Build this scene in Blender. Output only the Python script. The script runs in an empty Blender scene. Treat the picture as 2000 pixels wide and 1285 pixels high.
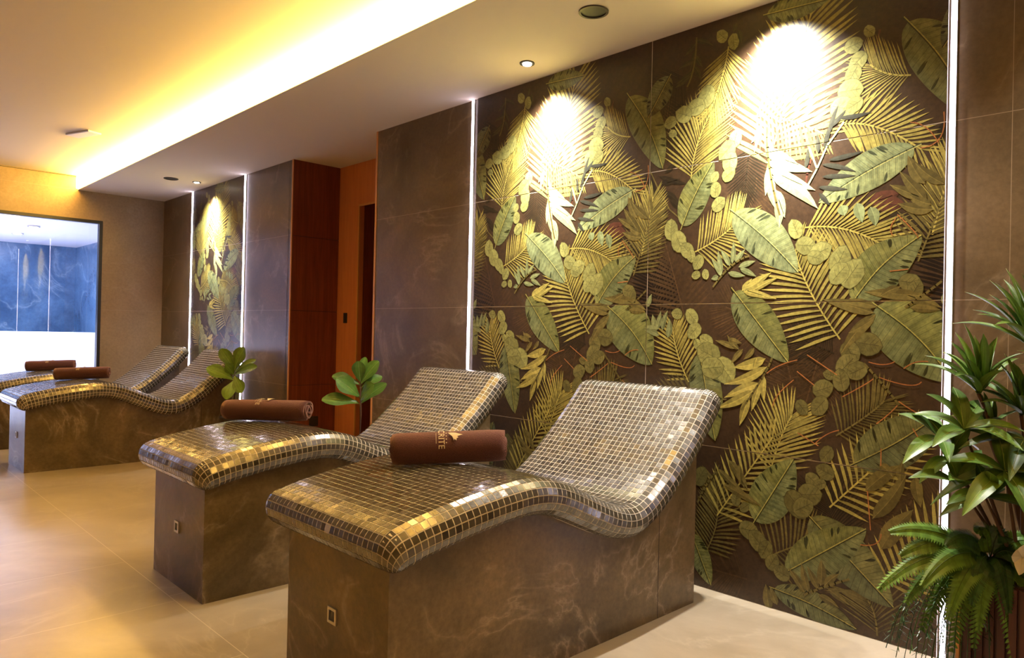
import bpy, bmesh, math, random
from mathutils import Vector, Matrix, noise
sc = bpy.context.scene
C = sc.collection

# ------------------------------------------------------------------ camera
cam_d = bpy.data.cameras.new('camera'); cam = bpy.data.objects.new('camera', cam_d); C.objects.link(cam)
sc.camera = cam
cam_d.sensor_width = 36; cam_d.sensor_fit = 'HORIZONTAL'; cam_d.lens = 1417.4/2000*36; cam_d.clip_start = .05
YAW, PIT, ROL = .8027, .0049, .0222
fw = Vector((-math.sin(YAW)*math.cos(PIT), math.cos(YAW)*math.cos(PIT), math.sin(PIT)))
rt = fw.cross(Vector((0, 0, 1))).normalized(); up = rt.cross(fw)
r2 = rt*math.cos(ROL)+up*math.sin(ROL); u2 = -rt*math.sin(ROL)+up*math.cos(ROL)
M = Matrix((r2, u2, -fw)).transposed().to_4x4(); M.translation = Vector((1.948, -2.739, 1.059))
cam.matrix_world = M

# ------------------------------------------------------------------ world, exposure, lamps
w = bpy.data.worlds.new('world'); sc.world = w; w.use_nodes = True
w.node_tree.nodes['Background'].inputs[0].default_value = (.9, .75, .6, 1)
w.node_tree.nodes['Background'].inputs[1].default_value = .02
sc.view_settings.view_transform = 'Standard'; sc.view_settings.look = 'None'
sc.view_settings.gamma = 1; sc.view_settings.use_curve_mapping = False
sc.view_settings.exposure = 0.35

def spot(name, loc, aim, power, size, blend, col, rad=.02):
    d = bpy.data.lights.new(name, 'SPOT'); d.energy = power; d.spot_size = math.radians(size); d.spot_blend = blend
    d.color = col; d.shadow_soft_size = rad
    o = bpy.data.objects.new(name, d); C.objects.link(o); o.location = loc
    o.rotation_euler = (Vector(aim)-Vector(loc)).to_track_quat('-Z', 'Y').to_euler(); return o
def area(name, loc, aim, power, sx, sy, col):
    d = bpy.data.lights.new(name, 'AREA'); d.energy = power; d.shape = 'RECTANGLE'; d.size = sx; d.size_y = sy; d.color = col
    o = bpy.data.objects.new(name, d); C.objects.link(o); o.location = loc
    o.rotation_euler = (Vector(aim)-Vector(loc)).to_track_quat('-Z', 'Y').to_euler(); return o
WARM = (1, .76, .45); WHITE = (1, .95, .87); LILAC = (.78, .70, 1.0)
K_SPOT, K_FILL, K_COVE, K_LED, K_POOL = 240, 24, 40, 14, 230
# wall washing downlights of the soffit (two seen, one above the right half of the mural, one over the plants)
for x, k in ((-.61, 1), (.60, 1.25), (-4.99, .8)):
    spot('downlight_lamp', (x, -.20, 2.372), (x, -.02, 1.45), K_SPOT*.6*k, 112, 1.0, WHITE)
    spot('downlight_lamp', (x, -.20, 2.372), (x, -.005, 2.07), K_SPOT*1.25*k, 66, 1.0, WHITE)
spot('downlight_lamp', (1.75, -.20, 2.372), (1.75, -.16, 0), K_SPOT*.16, 90, .8, WHITE)
# added fill spots out of view, along the walkway and over the loungers' feet
for x, y, k in ((.9, -2.3, 1.0), (-1.6, -2.6, .8), (-3.6, -2.6, .6), (2.9, -2.2, 1)):
    spot('walkway_fill', (x, y, 2.52), (x, y, 0), K_FILL*k, 100, .9, WARM, .05)
# pool room
area('pool_lamp', (-9.2, -1.6, 2.15), (-9.6, -1.4, 0), K_POOL, 2.5, 2.5, (.74, .78, 1))
area('pool_lamp', (-8.0, -2.6, .25), (-9.4, -1.0, 2.2), K_POOL*.35, 1.2, 1.2, (.72, .62, 1))

# ------------------------------------------------------------------ node helpers
def newmat(name):
    m = bpy.data.materials.new(name); m.use_nodes = True; nt = m.node_tree
    return m, nt, nt.nodes['Principled BSDF']
def N(nt, t, **k):
    n = nt.nodes.new(t)
    for a, b in k.items():
        if a in n.inputs.keys(): n.inputs[a].default_value = b
        else: setattr(n, a, b)
    return n
def ramp(nt, fac, stops):
    r = nt.nodes.new('ShaderNodeValToRGB'); cr = r.color_ramp
    while len(cr.elements) < len(stops): cr.elements.new(.5)
    for e, (p, c) in zip(cr.elements, stops):
        e.position = p; e.color = (c if hasattr(c, '__len__') else (c, c, c))[:3]+(1,) if hasattr(c, '__len__') else (c, c, c, 1)
    nt.links.new(fac, r.inputs[0]); return r.outputs[0]
def mth(nt, op, a, b=None, c=None):
    n = nt.nodes.new('ShaderNodeMath'); n.operation = op
    for i, v in enumerate((a, b, c)):
        if v is None: continue
        if isinstance(v, (int, float)): n.inputs[i].default_value = v
        else: nt.links.new(v, n.inputs[i])
    return n.outputs[0]
def mix(nt, f, a, b, mode='MIX'):
    n = nt.nodes.new('ShaderNodeMix'); n.data_type = 'RGBA'; n.blend_type = mode
    for i, v in ((0, f), (6, a), (7, b)):
        if isinstance(v, (int, float)): n.inputs[i].default_value = v
        elif isinstance(v, tuple): n.inputs[i].default_value = v+(1,)*(4-len(v))
        else: nt.links.new(v, n.inputs[i])
    return n.outputs[2]
def plain(name, col, rough=.5, metal=0, emit=None, es=0, **k):
    m, nt, b = newmat(name); b.inputs['Base Color'].default_value = col+(1,); b.inputs['Roughness'].default_value = rough
    b.inputs['Metallic'].default_value = metal
    if emit: b.inputs['Emission Color'].default_value = emit+(1,); b.inputs['Emission Strength'].default_value = es
    for a, v in k.items(): b.inputs[a.replace('_', ' ')].default_value = v
    # faint procedural unevenness of the finish
    n = N(nt, 'ShaderNodeTexNoise', Scale=30.0); nt.links.new(mth(nt, 'MULTIPLY_ADD', n.outputs[0], .1, max(0, rough-.05)), b.inputs['Roughness'])
    return m
def stone(name, c0, c1, cv, scale=1.0, rough=.32, joints=(), vein=.5, speck=.3, offset=(0, 0, 0), bump=.12, rv=.2):
    """veined stone-look porcelain; joints: list of (axis, value, width) single lines or (axis, start, width, period)"""
    m, nt, b = newmat(name)
    tc = N(nt, 'ShaderNodeNewGeometry').outputs['Position']
    mp = N(nt, 'ShaderNodeMapping'); nt.links.new(tc, mp.inputs[0]); mp.inputs['Location'].default_value = offset
    p = mp.outputs[0]
    n1 = N(nt, 'ShaderNodeTexNoise', Scale=1.6*scale, Detail=8.0, Roughness=.62, Distortion=.6); nt.links.new(p, n1.inputs['Vector'])
    n2 = N(nt, 'ShaderNodeTexNoise', Scale=40*scale, Detail=4.0, Roughness=.7); nt.links.new(p, n2.inputs['Vector'])
    col = ramp(nt, n1.outputs[0], [(.3, c0), (.72, c1)])
    # veins: thin band around the 0.5 level of warped noise
    n3 = N(nt, 'ShaderNodeTexNoise', Scale=1.1*scale, Detail=6.0, Roughness=.55, Distortion=1.4); nt.links.new(p, n3.inputs['Vector'])
    v = mth(nt, 'ABSOLUTE', mth(nt, 'SUBTRACT', n3.outputs[0], .5))
    vm = ramp(nt, v, [(0, 1.0), (.012, .35), (.04, 0.0)])
    n5 = N(nt, 'ShaderNodeTexNoise', Scale=2.2*scale, Detail=2.0); nt.links.new(p, n5.inputs['Vector'])
    gate = ramp(nt, n5.outputs[0], [(.40, 0.0), (.55, 1.0)])
    vm = mth(nt, 'MULTIPLY', mth(nt, 'MULTIPLY', vm, gate), vein)
    col = mix(nt, vm, col, cv)
    col = mix(nt, speck, col, ramp(nt, n2.outputs[0], [(.3, .25), (.7, .8)]), 'OVERLAY')
    sx = N(nt, 'ShaderNodeSeparateXYZ'); nt.links.new(tc, sx.inputs[0])
    jm = None
    for j in joints:
        a = sx.outputs[j[0]]
        if len(j) == 5:      # gated by side of another axis: (axis,start,width,period,(axis2,limit,sign))
            ax2, lim, sg = j[4]
        d = mth(nt, 'SUBTRACT', a, j[1])
        if len(j) >= 4: d = mth(nt, 'PINGPONG', mth(nt, 'ABSOLUTE', d), j[3]/2)
        else: d = mth(nt, 'ABSOLUTE', d)
        t = mth(nt, 'LESS_THAN', d, j[2])
        if len(j) == 5:
            g = mth(nt, 'GREATER_THAN' if sg > 0 else 'LESS_THAN', sx.outputs[ax2], lim); t = mth(nt, 'MULTIPLY', t, g)
        jm = t if jm is None else mth(nt, 'MAXIMUM', jm, t)
    if jm is not None: col = mix(nt, mth(nt, 'MULTIPLY', jm, .75), col, cv)
    nt.links.new(col, b.inputs['Base Color'])
    nt.links.new(mth(nt, 'MULTIPLY_ADD', n2.outputs[0], rv, rough-rv/2), b.inputs['Roughness'])
    bp = N(nt, 'ShaderNodeBump', Strength=bump, Distance=.003); nt.links.new(n2.outputs[0], bp.inputs['Height']); nt.links.new(bp.outputs[0], b.inputs['Normal'])
    b.inputs['Specular IOR Level'].default_value = .5
    return m
def wood(name, c0, c1, rough=.45, axis='Z', scale=1):
    m, nt, b = newmat(name)
    tc = N(nt, 'ShaderNodeNewGeometry').outputs['Position']
    mp = N(nt, 'ShaderNodeMapping'); nt.links.new(tc, mp.inputs[0])
    mp.inputs['Scale'].default_value = (22*scale, 22*scale, 1.3*scale)
    n = N(nt, 'ShaderNodeTexNoise', Scale=1.6, Detail=6.0, Roughness=.6, Distortion=.8); nt.links.new(mp.outputs[0], n.inputs['Vector'])
    nt.links.new(ramp(nt, n.outputs[0], [(.32, c0), (.68, c1)]), b.inputs['Base Color']); b.inputs['Roughness'].default_value = rough
    return m
def emis(name, col, s):
    m, nt, b = newmat(name); b.inputs['Base Color'].default_value = (.8, .8, .8, 1)
    b.inputs['Emission Color'].default_value = col+(1,); b.inputs['Emission Strength'].default_value = s
    return m
def vcol_mat(name, rough=.35, trans=0, noise_s=60, amt=.35, spec=.5):
    m, nt, b = newmat(name)
    a = N(nt, 'ShaderNodeVertexColor'); a.layer_name = 'col'
    g = N(nt, 'ShaderNodeNewGeometry').outputs['Position']
    n = N(nt, 'ShaderNodeTexNoise', Scale=float(noise_s), Detail=5.0, Roughness=.65); nt.links.new(g, n.inputs['Vector'])
    nt.links.new(mix(nt, amt, a.outputs[0], ramp(nt, n.outputs[0], [(.3, .2), (.7, .85)]), 'OVERLAY'), b.inputs['Base Color'])
    b.inputs['Roughness'].default_value = rough; b.inputs['Specular IOR Level'].default_value = spec
    if trans: b.inputs['Subsurface Weight'].default_value = 0
    return m

MT = {}
MT['floor'] = stone('floor_stone', (.32, .26, .18), (.54, .46, .35), (.74, .66, .52), .9, .28, vein=.22, speck=.02, bump=.02, rv=.02,
    joints=[(1, -1.712, .0016), (0, -3.41, .0016, 2.4, (1, -1.712, 1)), (0, -3.405, .0014, .615, (1, -1.712, -1)), (1, -2.93, .0015)])
MT['wall'] = stone('wall_stone', (.095, .064, .030), (.19, .130, .070), (.42, .33, .23), 1.2, .36, vein=.3, speck=.3,
    joints=[(2, 0, .0012, .6), (0, -2.215, .001, 1.2)])
MT['wall_far'] = stone('far_wall_stone', (.25, .17, .085), (.36, .255, .145), (.42, .34, .24), 1.0, .4, vein=.25, speck=.22,
    joints=[(2, 0, .0012, 1.2)], offset=(3, 1, 2))
MT['base'] = stone('lounger_stone', (.045, .030, .010), (.22, .155, .085), (.48, .38, .28), 1.3, .33, vein=.42, speck=.4)
MT['blue'] = stone('blue_stone', (.03, .075, .16), (.11, .21, .36), (.50, .62, .72), .9, .18, vein=.22, speck=.25)
MT['paint'] = plain('ceiling_paint', (.70, .62, .54), .8)
MT['pool_paint'] = plain('pool_ceiling_paint', (.78, .78, .82), .7)
MT['white'] = plain('white_plaster', (.82, .86, .88), .4)
MT['wood_red'] = wood('red_veneer', (.14, .030, .012), (.25, .062, .026))
MT['wood_or'] = wood('orange_veneer', (.60, .20, .065), (.70, .26, .09), .5)
MT['wood_trim'] = wood('trim_wood', (.62, .28, .09), (.72, .36, .13), .5)
MT['wood_dark'] = wood('planter_wood', (.045, .008, .005), (.10, .02, .012), .4)
MT['black'] = plain('black_metal', (.012, .011, .012), .4)
MT['blackp'] = plain('black_plastic', (.02, .018, .016), .5)
MT['steel'] = plain('brushed_steel', (.62, .58, .52), .32, .9)
MT['sensor'] = plain('dark_sensor', (.03, .012, .01), .15)
MT['grout'] = plain('grout', (.66, .60, .52), .7)
MT['led'] = emis('led_strip_light', (.90, .80, 1.0), K_LED)
MT['cove'] = emis('cove_light', (1, .60, .12), K_COVE)
MT['lens'] = emis('downlight_lens', (1, .93, .8), 8)
MT['lamp'] = emis('pool_lamp_lens', (.95, .95, 1), 12)
MT['emerg'] = plain('emergency_diffuser', (.62, .6, .8), .4)
MT['thread'] = plain('pale_thread', (.72, .60, .42), .8)
MT['pot'] = plain('dark_pot', (.05, .035, .03), .5)
MT['stem'] = plain('woody_stem', (.10, .05, .03), .8)
MT['mural'] = vcol_mat('printed_tile', .33, noise_s=70, amt=.45)
MT['leaf'] = vcol_mat('leaf', .38, noise_s=40, amt=.25)
MT['petal'] = plain('white_petal', (.8, .78, .74), .5)
# glass
def glass():
    m, nt, b = newmat('window_glass'); b.inputs['Base Color'].default_value = (.96, .98, 1, 1)
    b.inputs['Roughness'].default_value = .0; b.inputs['Transmission Weight'].default_value = 1; b.inputs['IOR'].default_value = 1.45
    return m
MT['glass'] = glass()
# mosaic glass tile: per-tile tone from the baked attribute
def mosaic():
    m, nt, b = newmat('mosaic_tile')
    a = N(nt, 'ShaderNodeVertexColor'); a.layer_name = 'col'
    nt.links.new(a.outputs[0], b.inputs['Base Color'])
    s = N(nt, 'ShaderNodeSeparateColor'); nt.links.new(a.outputs[0], s.inputs[0])
    b.inputs['Metallic'].default_value = .45; b.inputs['Specular IOR Level'].default_value = .8
    g = N(nt, 'ShaderNodeNewGeometry').outputs['Position']
    n = N(nt, 'ShaderNodeTexNoise', Scale=160.0, Detail=2.0); nt.links.new(g, n.inputs['Vector'])
    nt.links.new(mth(nt, 'MULTIPLY_ADD', n.outputs[0], .16, .13), b.inputs['Roughness'])
    bp = N(nt, 'ShaderNodeBump', Strength=.10, Distance=.002); nt.links.new(n.outputs[0], bp.inputs['Height']); nt.links.new(bp.outputs[0], b.inputs['Normal'])
    b.inputs['Coat Weight'].default_value = .6; b.inputs['Coat Roughness'].default_value = .10
    return m
MT['tile'] = mosaic()
def towel_mat():
    m, nt, b = newmat('terry_cloth')
    g = N(nt, 'ShaderNodeTexCoord').outputs['Object']
    n = N(nt, 'ShaderNodeTexNoise', Scale=420.0, Detail=3.0); nt.links.new(g, n.inputs['Vector'])
    nt.links.new(ramp(nt, n.outputs[0], [(.3, (.042, .011, .012)), (.7, (.105, .030, .032))]), b.inputs['Base Color'])
    b.inputs['Roughness'].default_value = .95; b.inputs['Sheen Weight'].default_value = .6; b.inputs['Sheen Roughness'].default_value = .5
    b.inputs['Sheen Tint'].default_value = (1, .6, .5, 1)
    bp = N(nt, 'ShaderNodeBump', Strength=.8, Distance=.003); nt.links.new(n.outputs[0], bp.inputs['Height']); nt.links.new(bp.outputs[0], b.inputs['Normal'])
    return m
MT['towel'] = towel_mat()

# ------------------------------------------------------------------ mesh helpers
class MB:
    def __init__(s): s.v = []; s.f = []; s.mi = []; s.cl = []; s.sm = []
    def add(s, vs, fs, mi=0, col=None, smooth=False):
        o = len(s.v); s.v += [tuple(v) for v in vs]
        for f in fs:
            s.f.append(tuple(i+o for i in f)); s.mi.append(mi); s.cl.append(col); s.sm.append(smooth)
    def box(s, a, b, mi=0, col=None):
        x0, y0, z0 = a; x1, y1, z1 = b
        s.add([(x0, y0, z0), (x1, y0, z0), (x1, y1, z0), (x0, y1, z0), (x0, y0, z1), (x1, y0, z1), (x1, y1, z1), (x0, y1, z1)],
              [(0, 3, 2, 1), (4, 5, 6, 7), (0, 1, 5, 4), (1, 2, 6, 5), (2, 3, 7, 6), (3, 0, 4, 7)], mi, col)
    def cyl(s, c, r, z0, z1, n=32, mi=0, r1=None, col=None):
        r1 = r if r1 is None else r1
        vs = [(c[0]+r*math.cos(2*math.pi*i/n), c[1]+r*math.sin(2*math.pi*i/n), z0) for i in range(n)]
        vs += [(c[0]+r1*math.cos(2*math.pi*i/n), c[1]+r1*math.sin(2*math.pi*i/n), z1) for i in range(n)]
        s.add(vs, [(i, (i+1) % n, n+(i+1) % n, n+i) for i in range(n)], mi, col, True)
        s.add(vs, [tuple(range(n))[::-1], tuple(range(n, 2*n))], mi, col)
    def ring(s, c, r0, r1, z0, z1, n=40, mi=0):
        vs = []
        for r, z in ((r0, z0), (r1, z0), (r1, z1), (r0, z1)):
            vs += [(c[0]+r*math.cos(2*math.pi*i/n), c[1]+r*math.sin(2*math.pi*i/n), z) for i in range(n)]
        fs = []
        for k in range(4):
            for i in range(n): fs.append((k*n+i, k*n+(i+1) % n, ((k+1) % 4)*n+(i+1) % n, ((k+1) % 4)*n+i))
        s.add(vs, fs, mi)
    def tube(s, pts, rad, n=6, mi=0, col=None):
        pts = [Vector(p) for p in pts]; vs = []
        for i, p in enumerate(pts):
            t = (pts[min(i+1, len(pts)-1)]-pts[max(i-1, 0)]).normalized()
            a = t.cross(Vector((0, 0, 1))); a = a.normalized() if a.length > 1e-3 else Vector((1, 0, 0)); b = t.cross(a)
            r = rad[i] if hasattr(rad, '__len__') else rad
            for k in range(n): q = 2*math.pi*k/n; vs.append(p+(a*math.cos(q)+b*math.sin(q))*r)
        fs = [(i*n+k, i*n+(k+1) % n, (i+1)*n+(k+1) % n, (i+1)*n+k) for i in range(len(pts)-1) for k in range(n)]
        fs += [tuple(range(n))[::-1], tuple(range((len(pts)-1)*n, len(pts)*n))]
        s.add(vs, fs, mi, col, True)
    def build(s, name, mats, parent=None, loc=None):
        me = bpy.data.meshes.new(name); me.from_pydata(s.v, [], s.f)
        for m in (mats if isinstance(mats, (list, tuple)) else [mats]): me.materials.append(m)
        me.polygons.foreach_set('material_index', s.mi); me.polygons.foreach_set('use_smooth', s.sm)
        if any(c is not None for c in s.cl):
            at = me.color_attributes.new('col', 'FLOAT_COLOR', 'CORNER'); buf = []
            for p, c in zip(me.polygons, s.cl):
                c = c or (.5, .5, .5)
                if hasattr(c[0], '__len__'):
                    for q in c: buf += [q[0], q[1], q[2], 1]
                else: buf += [c[0], c[1], c[2], 1]*p.loop_total
            at.data.foreach_set('color', buf)
        me.update(); me.validate()
        o = bpy.data.objects.new(name, me); C.objects.link(o)
        if parent: o.parent = parent
        if loc: o.location = loc
        return o
def bev(o, wd=.003, seg=2):
    m = o.modifiers.new('bevel', 'BEVEL'); m.width = wd; m.segments = seg; m.limit_method = 'ANGLE'; return o
def empty(name, loc=(0, 0, 0)):
    o = bpy.data.objects.new(name, None); C.objects.link(o); o.location = loc; o.empty_display_size = .1; return o
def tag(o, label, cat, group=None):
    o['label'] = label; o['category'] = cat
    if group: o['group'] = group
    return o
def struct(o): o['kind'] = 'structure'; return o
def sbox(name, a, b, m):
    q = MB(); q.box(a, b); return struct(q.build(name, m))
def copy_tree(o, parent=None):
    c = o.copy(); C.objects.link(c); c.parent = parent
    for ch in [x for x in bpy.data.objects if x.parent == o]: copy_tree(ch, c)
    return c
random.seed(7)
# ------------------------------------------------------------------ setting
XF = -6.372; HC = 2.4; HH = 2.54; YS = -.83
sbox('floor', (XF-.001, -4.2, -.1), (3.6, .45, 0), MT['floor'])
sbox('wall_back', (-2.23, .0, 0), (3.6, .12, HC+.2), MT['wall'])
sbox('wall_back_left', (XF, .0, 0), (-3.481, .12, HC+.2), MT['wall'])
sbox('wall_right', (3.5, -4.2, 0), (3.6, 0, HH+.1), MT['wall'])
sbox('wall_front', (XF, -4.3, 0), (3.6, -4.2, HH+.1), MT['wall'])
sbox('ceiling', (XF, -4.2, HH), (3.6, YS, HH+.1), MT['paint'])
sbox('ceiling_soffit', (XF, YS, HC), (3.6, .5, HC+.24), MT['paint'])
# far wall with the big glazed opening (Y -3.4..-.60, Z 0..2.11)
q = MB(); q.box((XF-.12, -.598, 0), (XF, .0, HC)); q.box((XF-.12, -.83, 2.112), (XF, -.598, HH+.1)); q.box((XF-.12, -4.2, 2.112), (XF, -.83, HH+.1)); q.box((XF-.12, -4.2, 0), (XF, -3.4, 2.112))
q.box((XF-.12, -.598, HC), (XF, 0, HC+.2))
struct(q.build('wall_far', MT['wall_far']))
# joint line right under the high ceiling (tile edge trim)
sbox('trim_1', (XF, -4.2, HH-.012), (XF+.004, YS, HH-.008), MT['black'])
# window : frame + panes
wn = struct(empty('window_1', (XF, -2.0, 0)))
q = MB(); q.box((-.06, 1.372, 0), (.012, 1.402, 2.112)); q.box((-.06, -1.4, 2.082), (.012, 1.372, 2.112)); q.box((-.06, -1.4, 0), (.012, 1.372, .03)); q.box((-.06, -1.4, .03), (.012, -1.37, 2.082))
q.build('window_frame', MT['black'], wn)
q = MB(); q.box((-.032, -1.37, .03), (-.022, 1.372, 2.082)); q.build('pane', MT['glass'], wn)
# cove light : LED profile on the face of the soffit, in the corner under the high ceiling
q = MB(); q.box((XF+.002, YS-.016, HC+.012), (3.5, YS-.001, HH-.004)); o = q.build('cove_light_strip', MT['cove'])
tag(o, 'long warm glowing light strip running along the edge of the lowered ceiling', 'light strip')
# pool room behind the glass
PX = -10.6
sbox('pool_floor', (PX, -4.2, -.1), (XF-.002, .45, 0), MT['white'])
sbox('wall_pool_back', (PX-.1, -4.2, 0), (PX, .45, 2.3), MT['blue'])
sbox('wall_pool_right', (PX, .14, 0), (XF-.12, .24, 2.3), MT['blue'])
sbox('wall_pool_left', (PX, -4.3, 0), (XF-.12, -4.2, 2.3), MT['blue'])
sbox('ceiling_pool', (PX-.1, -4.3, 2.2), (XF-.12, .45, 2.3), MT['pool_paint'])
q = MB(); q.box((-9.6, -4.15, 0), (-9.3, .12, .93)); bev(q.build('pool_wall', MT['white']), .01)
tag(bpy.data.objects['pool_wall'], 'low white plastered wall in front of blue stone behind the glass', 'wall')
for i, (x, y) in enumerate(((-8.2, -.86), (-9.2, -.85))):
    q = MB(); q.cyl((0, 0), .05, -.014, 0, 24, 1); q.ring((0, 0), .05, .065, -.016, 0, 24, 0)
    o = empty('pool_downlight', (x, y, 2.2)); 
    a = MB(); a.cyl((0, 0), .05, -.012, 0, 24); a.build('lens', MT['lamp'], o)
    a = MB(); a.ring((0, 0), .05, .065, -.016, 0, 24); a.build('trim_ring', MT['steel'], o)
    tag(o, ('upper right', 'lower left')[i]+' of the two bright ceiling spots seen behind the glass', 'ceiling light', 'ceiling spots behind the glass')
# ---- recess with timber lining between the two tiled wall parts (X -3.43..-2.23)
q = MB(); q.box((-3.48, .002, 0), (-3.43, .42, .5955)); q.box((-3.48, .002, .5985), (-3.43, .42, 1.195)); q.box((-3.48, .002, 1.199), (-3.43, .42, 1.793)); q.box((-3.48, .002, 1.797), (-3.43, .42, HC)); q.box((-3.49, .002, 0), (-3.436, .42, HC), 1)
struct(q.build('wall_recess_left', [MT['wood_red'], MT['black']]))
q = MB(); q.box((-3.48, .42, 0), (-3.11, .46, HC)); q.box((-3.11, .42, 2.06), (-2.23, .46, HC))
struct(q.build('wall_recess_back', MT['wood_or']))
sbox('wall_recess_right', (-2.235, .12, 0), (-2.23, .46, HC), MT['wood_red'])
sbox('trim_2', (-3.49, .0, 0), (-3.4301, .004, HC), MT['wall'])
sbox('trim_6', (-3.445, -.004, 0), (-3.43, .003, HC), MT['wood_trim'])
sbox('trim_3', (-2.2475, -.004, 0), (-2.2295, .121, HC), MT['wood_trim'])
sbox('trim_4', (-3.122, .412, 0), (-3.108, .421, 2.06), MT['wood_trim'])
sbox('trim_5', (-3.122, .412, 2.046), (-2.25, .421, 2.062), MT['wood_trim'])
q = MB(); q.box((-3.115, .46, 0), (-2.1, 1.1, .001)); q.box((-3.2, .46, 0), (-3.112, 1.1, 2.4)); q.box((-3.2, 1.1, 0), (-2.1, 1.15, 2.4)); q.box((-2.15, .46, 0), (-2.1, 1.1, 2.4)); q.box((-3.2, .46, 2.2), (-2.1, 1.1, 2.24))
struct(q.build('wall_passage', MT['wood_red']))
sbox('floor_recess', (-3.43, .0, -.02), (-2.23, .46, .0008), MT['floor'])
# socket and switch
q = MB(); q.box((0, -.04, -.04), (.008, .04, .04)); o = bev(q.build('wall_socket', MT['blackp'], loc=(-3.43, .225, .30)), .003)
tag(o, 'square black socket low on the dark red wood panel', 'socket')
q = MB(); q.box((-.026, -.008, -.042), (.026, 0, .042)); o = bev(q.build('light_switch', MT['blackp'], loc=(-3.293, .42, 1.148)), .003)
tag(o, 'upright black switch on the orange wood wall of the recess', 'switch')
# ---- ceiling fittings
def speaker(x, y, z, lab):
    o = tag(empty('ceiling_speaker', (x, y, z)), lab, 'speaker', None)
    a = MB(); a.ring((0, 0), .052, .062, -.006, 0); a.build('trim_ring', MT['pot'], o)
    a = MB(); a.cyl((0, 0), .053, -.0015, 0, 40); a.build('grille', MT['blackp'], o); return o
def downlight(x, y, z, lab):
    o = tag(empty('ceiling_downlight', (x, y, z)), lab, 'downlight')
    a = MB(); a.ring((0, 0), .027, .037, -.005, 0); a.build('trim_ring', MT['blackp'], o)
    a = MB(); a.cyl((0, 0), .022, -.010, 0, 28); a.build('lens', MT['lens'], o); return o
speaker(0, -.427, HC, 'large round black speaker set in the lowered ceiling near the mural')
speaker(-5.015, -.394, HC, 'small far round black speaker in the lowered ceiling, by the distant mural')
downlight(-.61, -.204, HC, 'small lit round spotlight in the lowered ceiling above the large mural')
downlight(-4.995, -.172, HC, 'tiny far lit spotlight in the ceiling above the narrow distant mural')
q = MB(); q.box((-.14, -.055, -.016), (.14, .055, 0)); o = bev(q.build('emergency_light', MT['emerg'], loc=(-4.46, -1.24, HH)), .006)
o.rotation_euler.z = .35
tag(o, 'small oblong pale violet light fitting on the high yellow-lit ceiling', 'emergency light')
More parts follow.
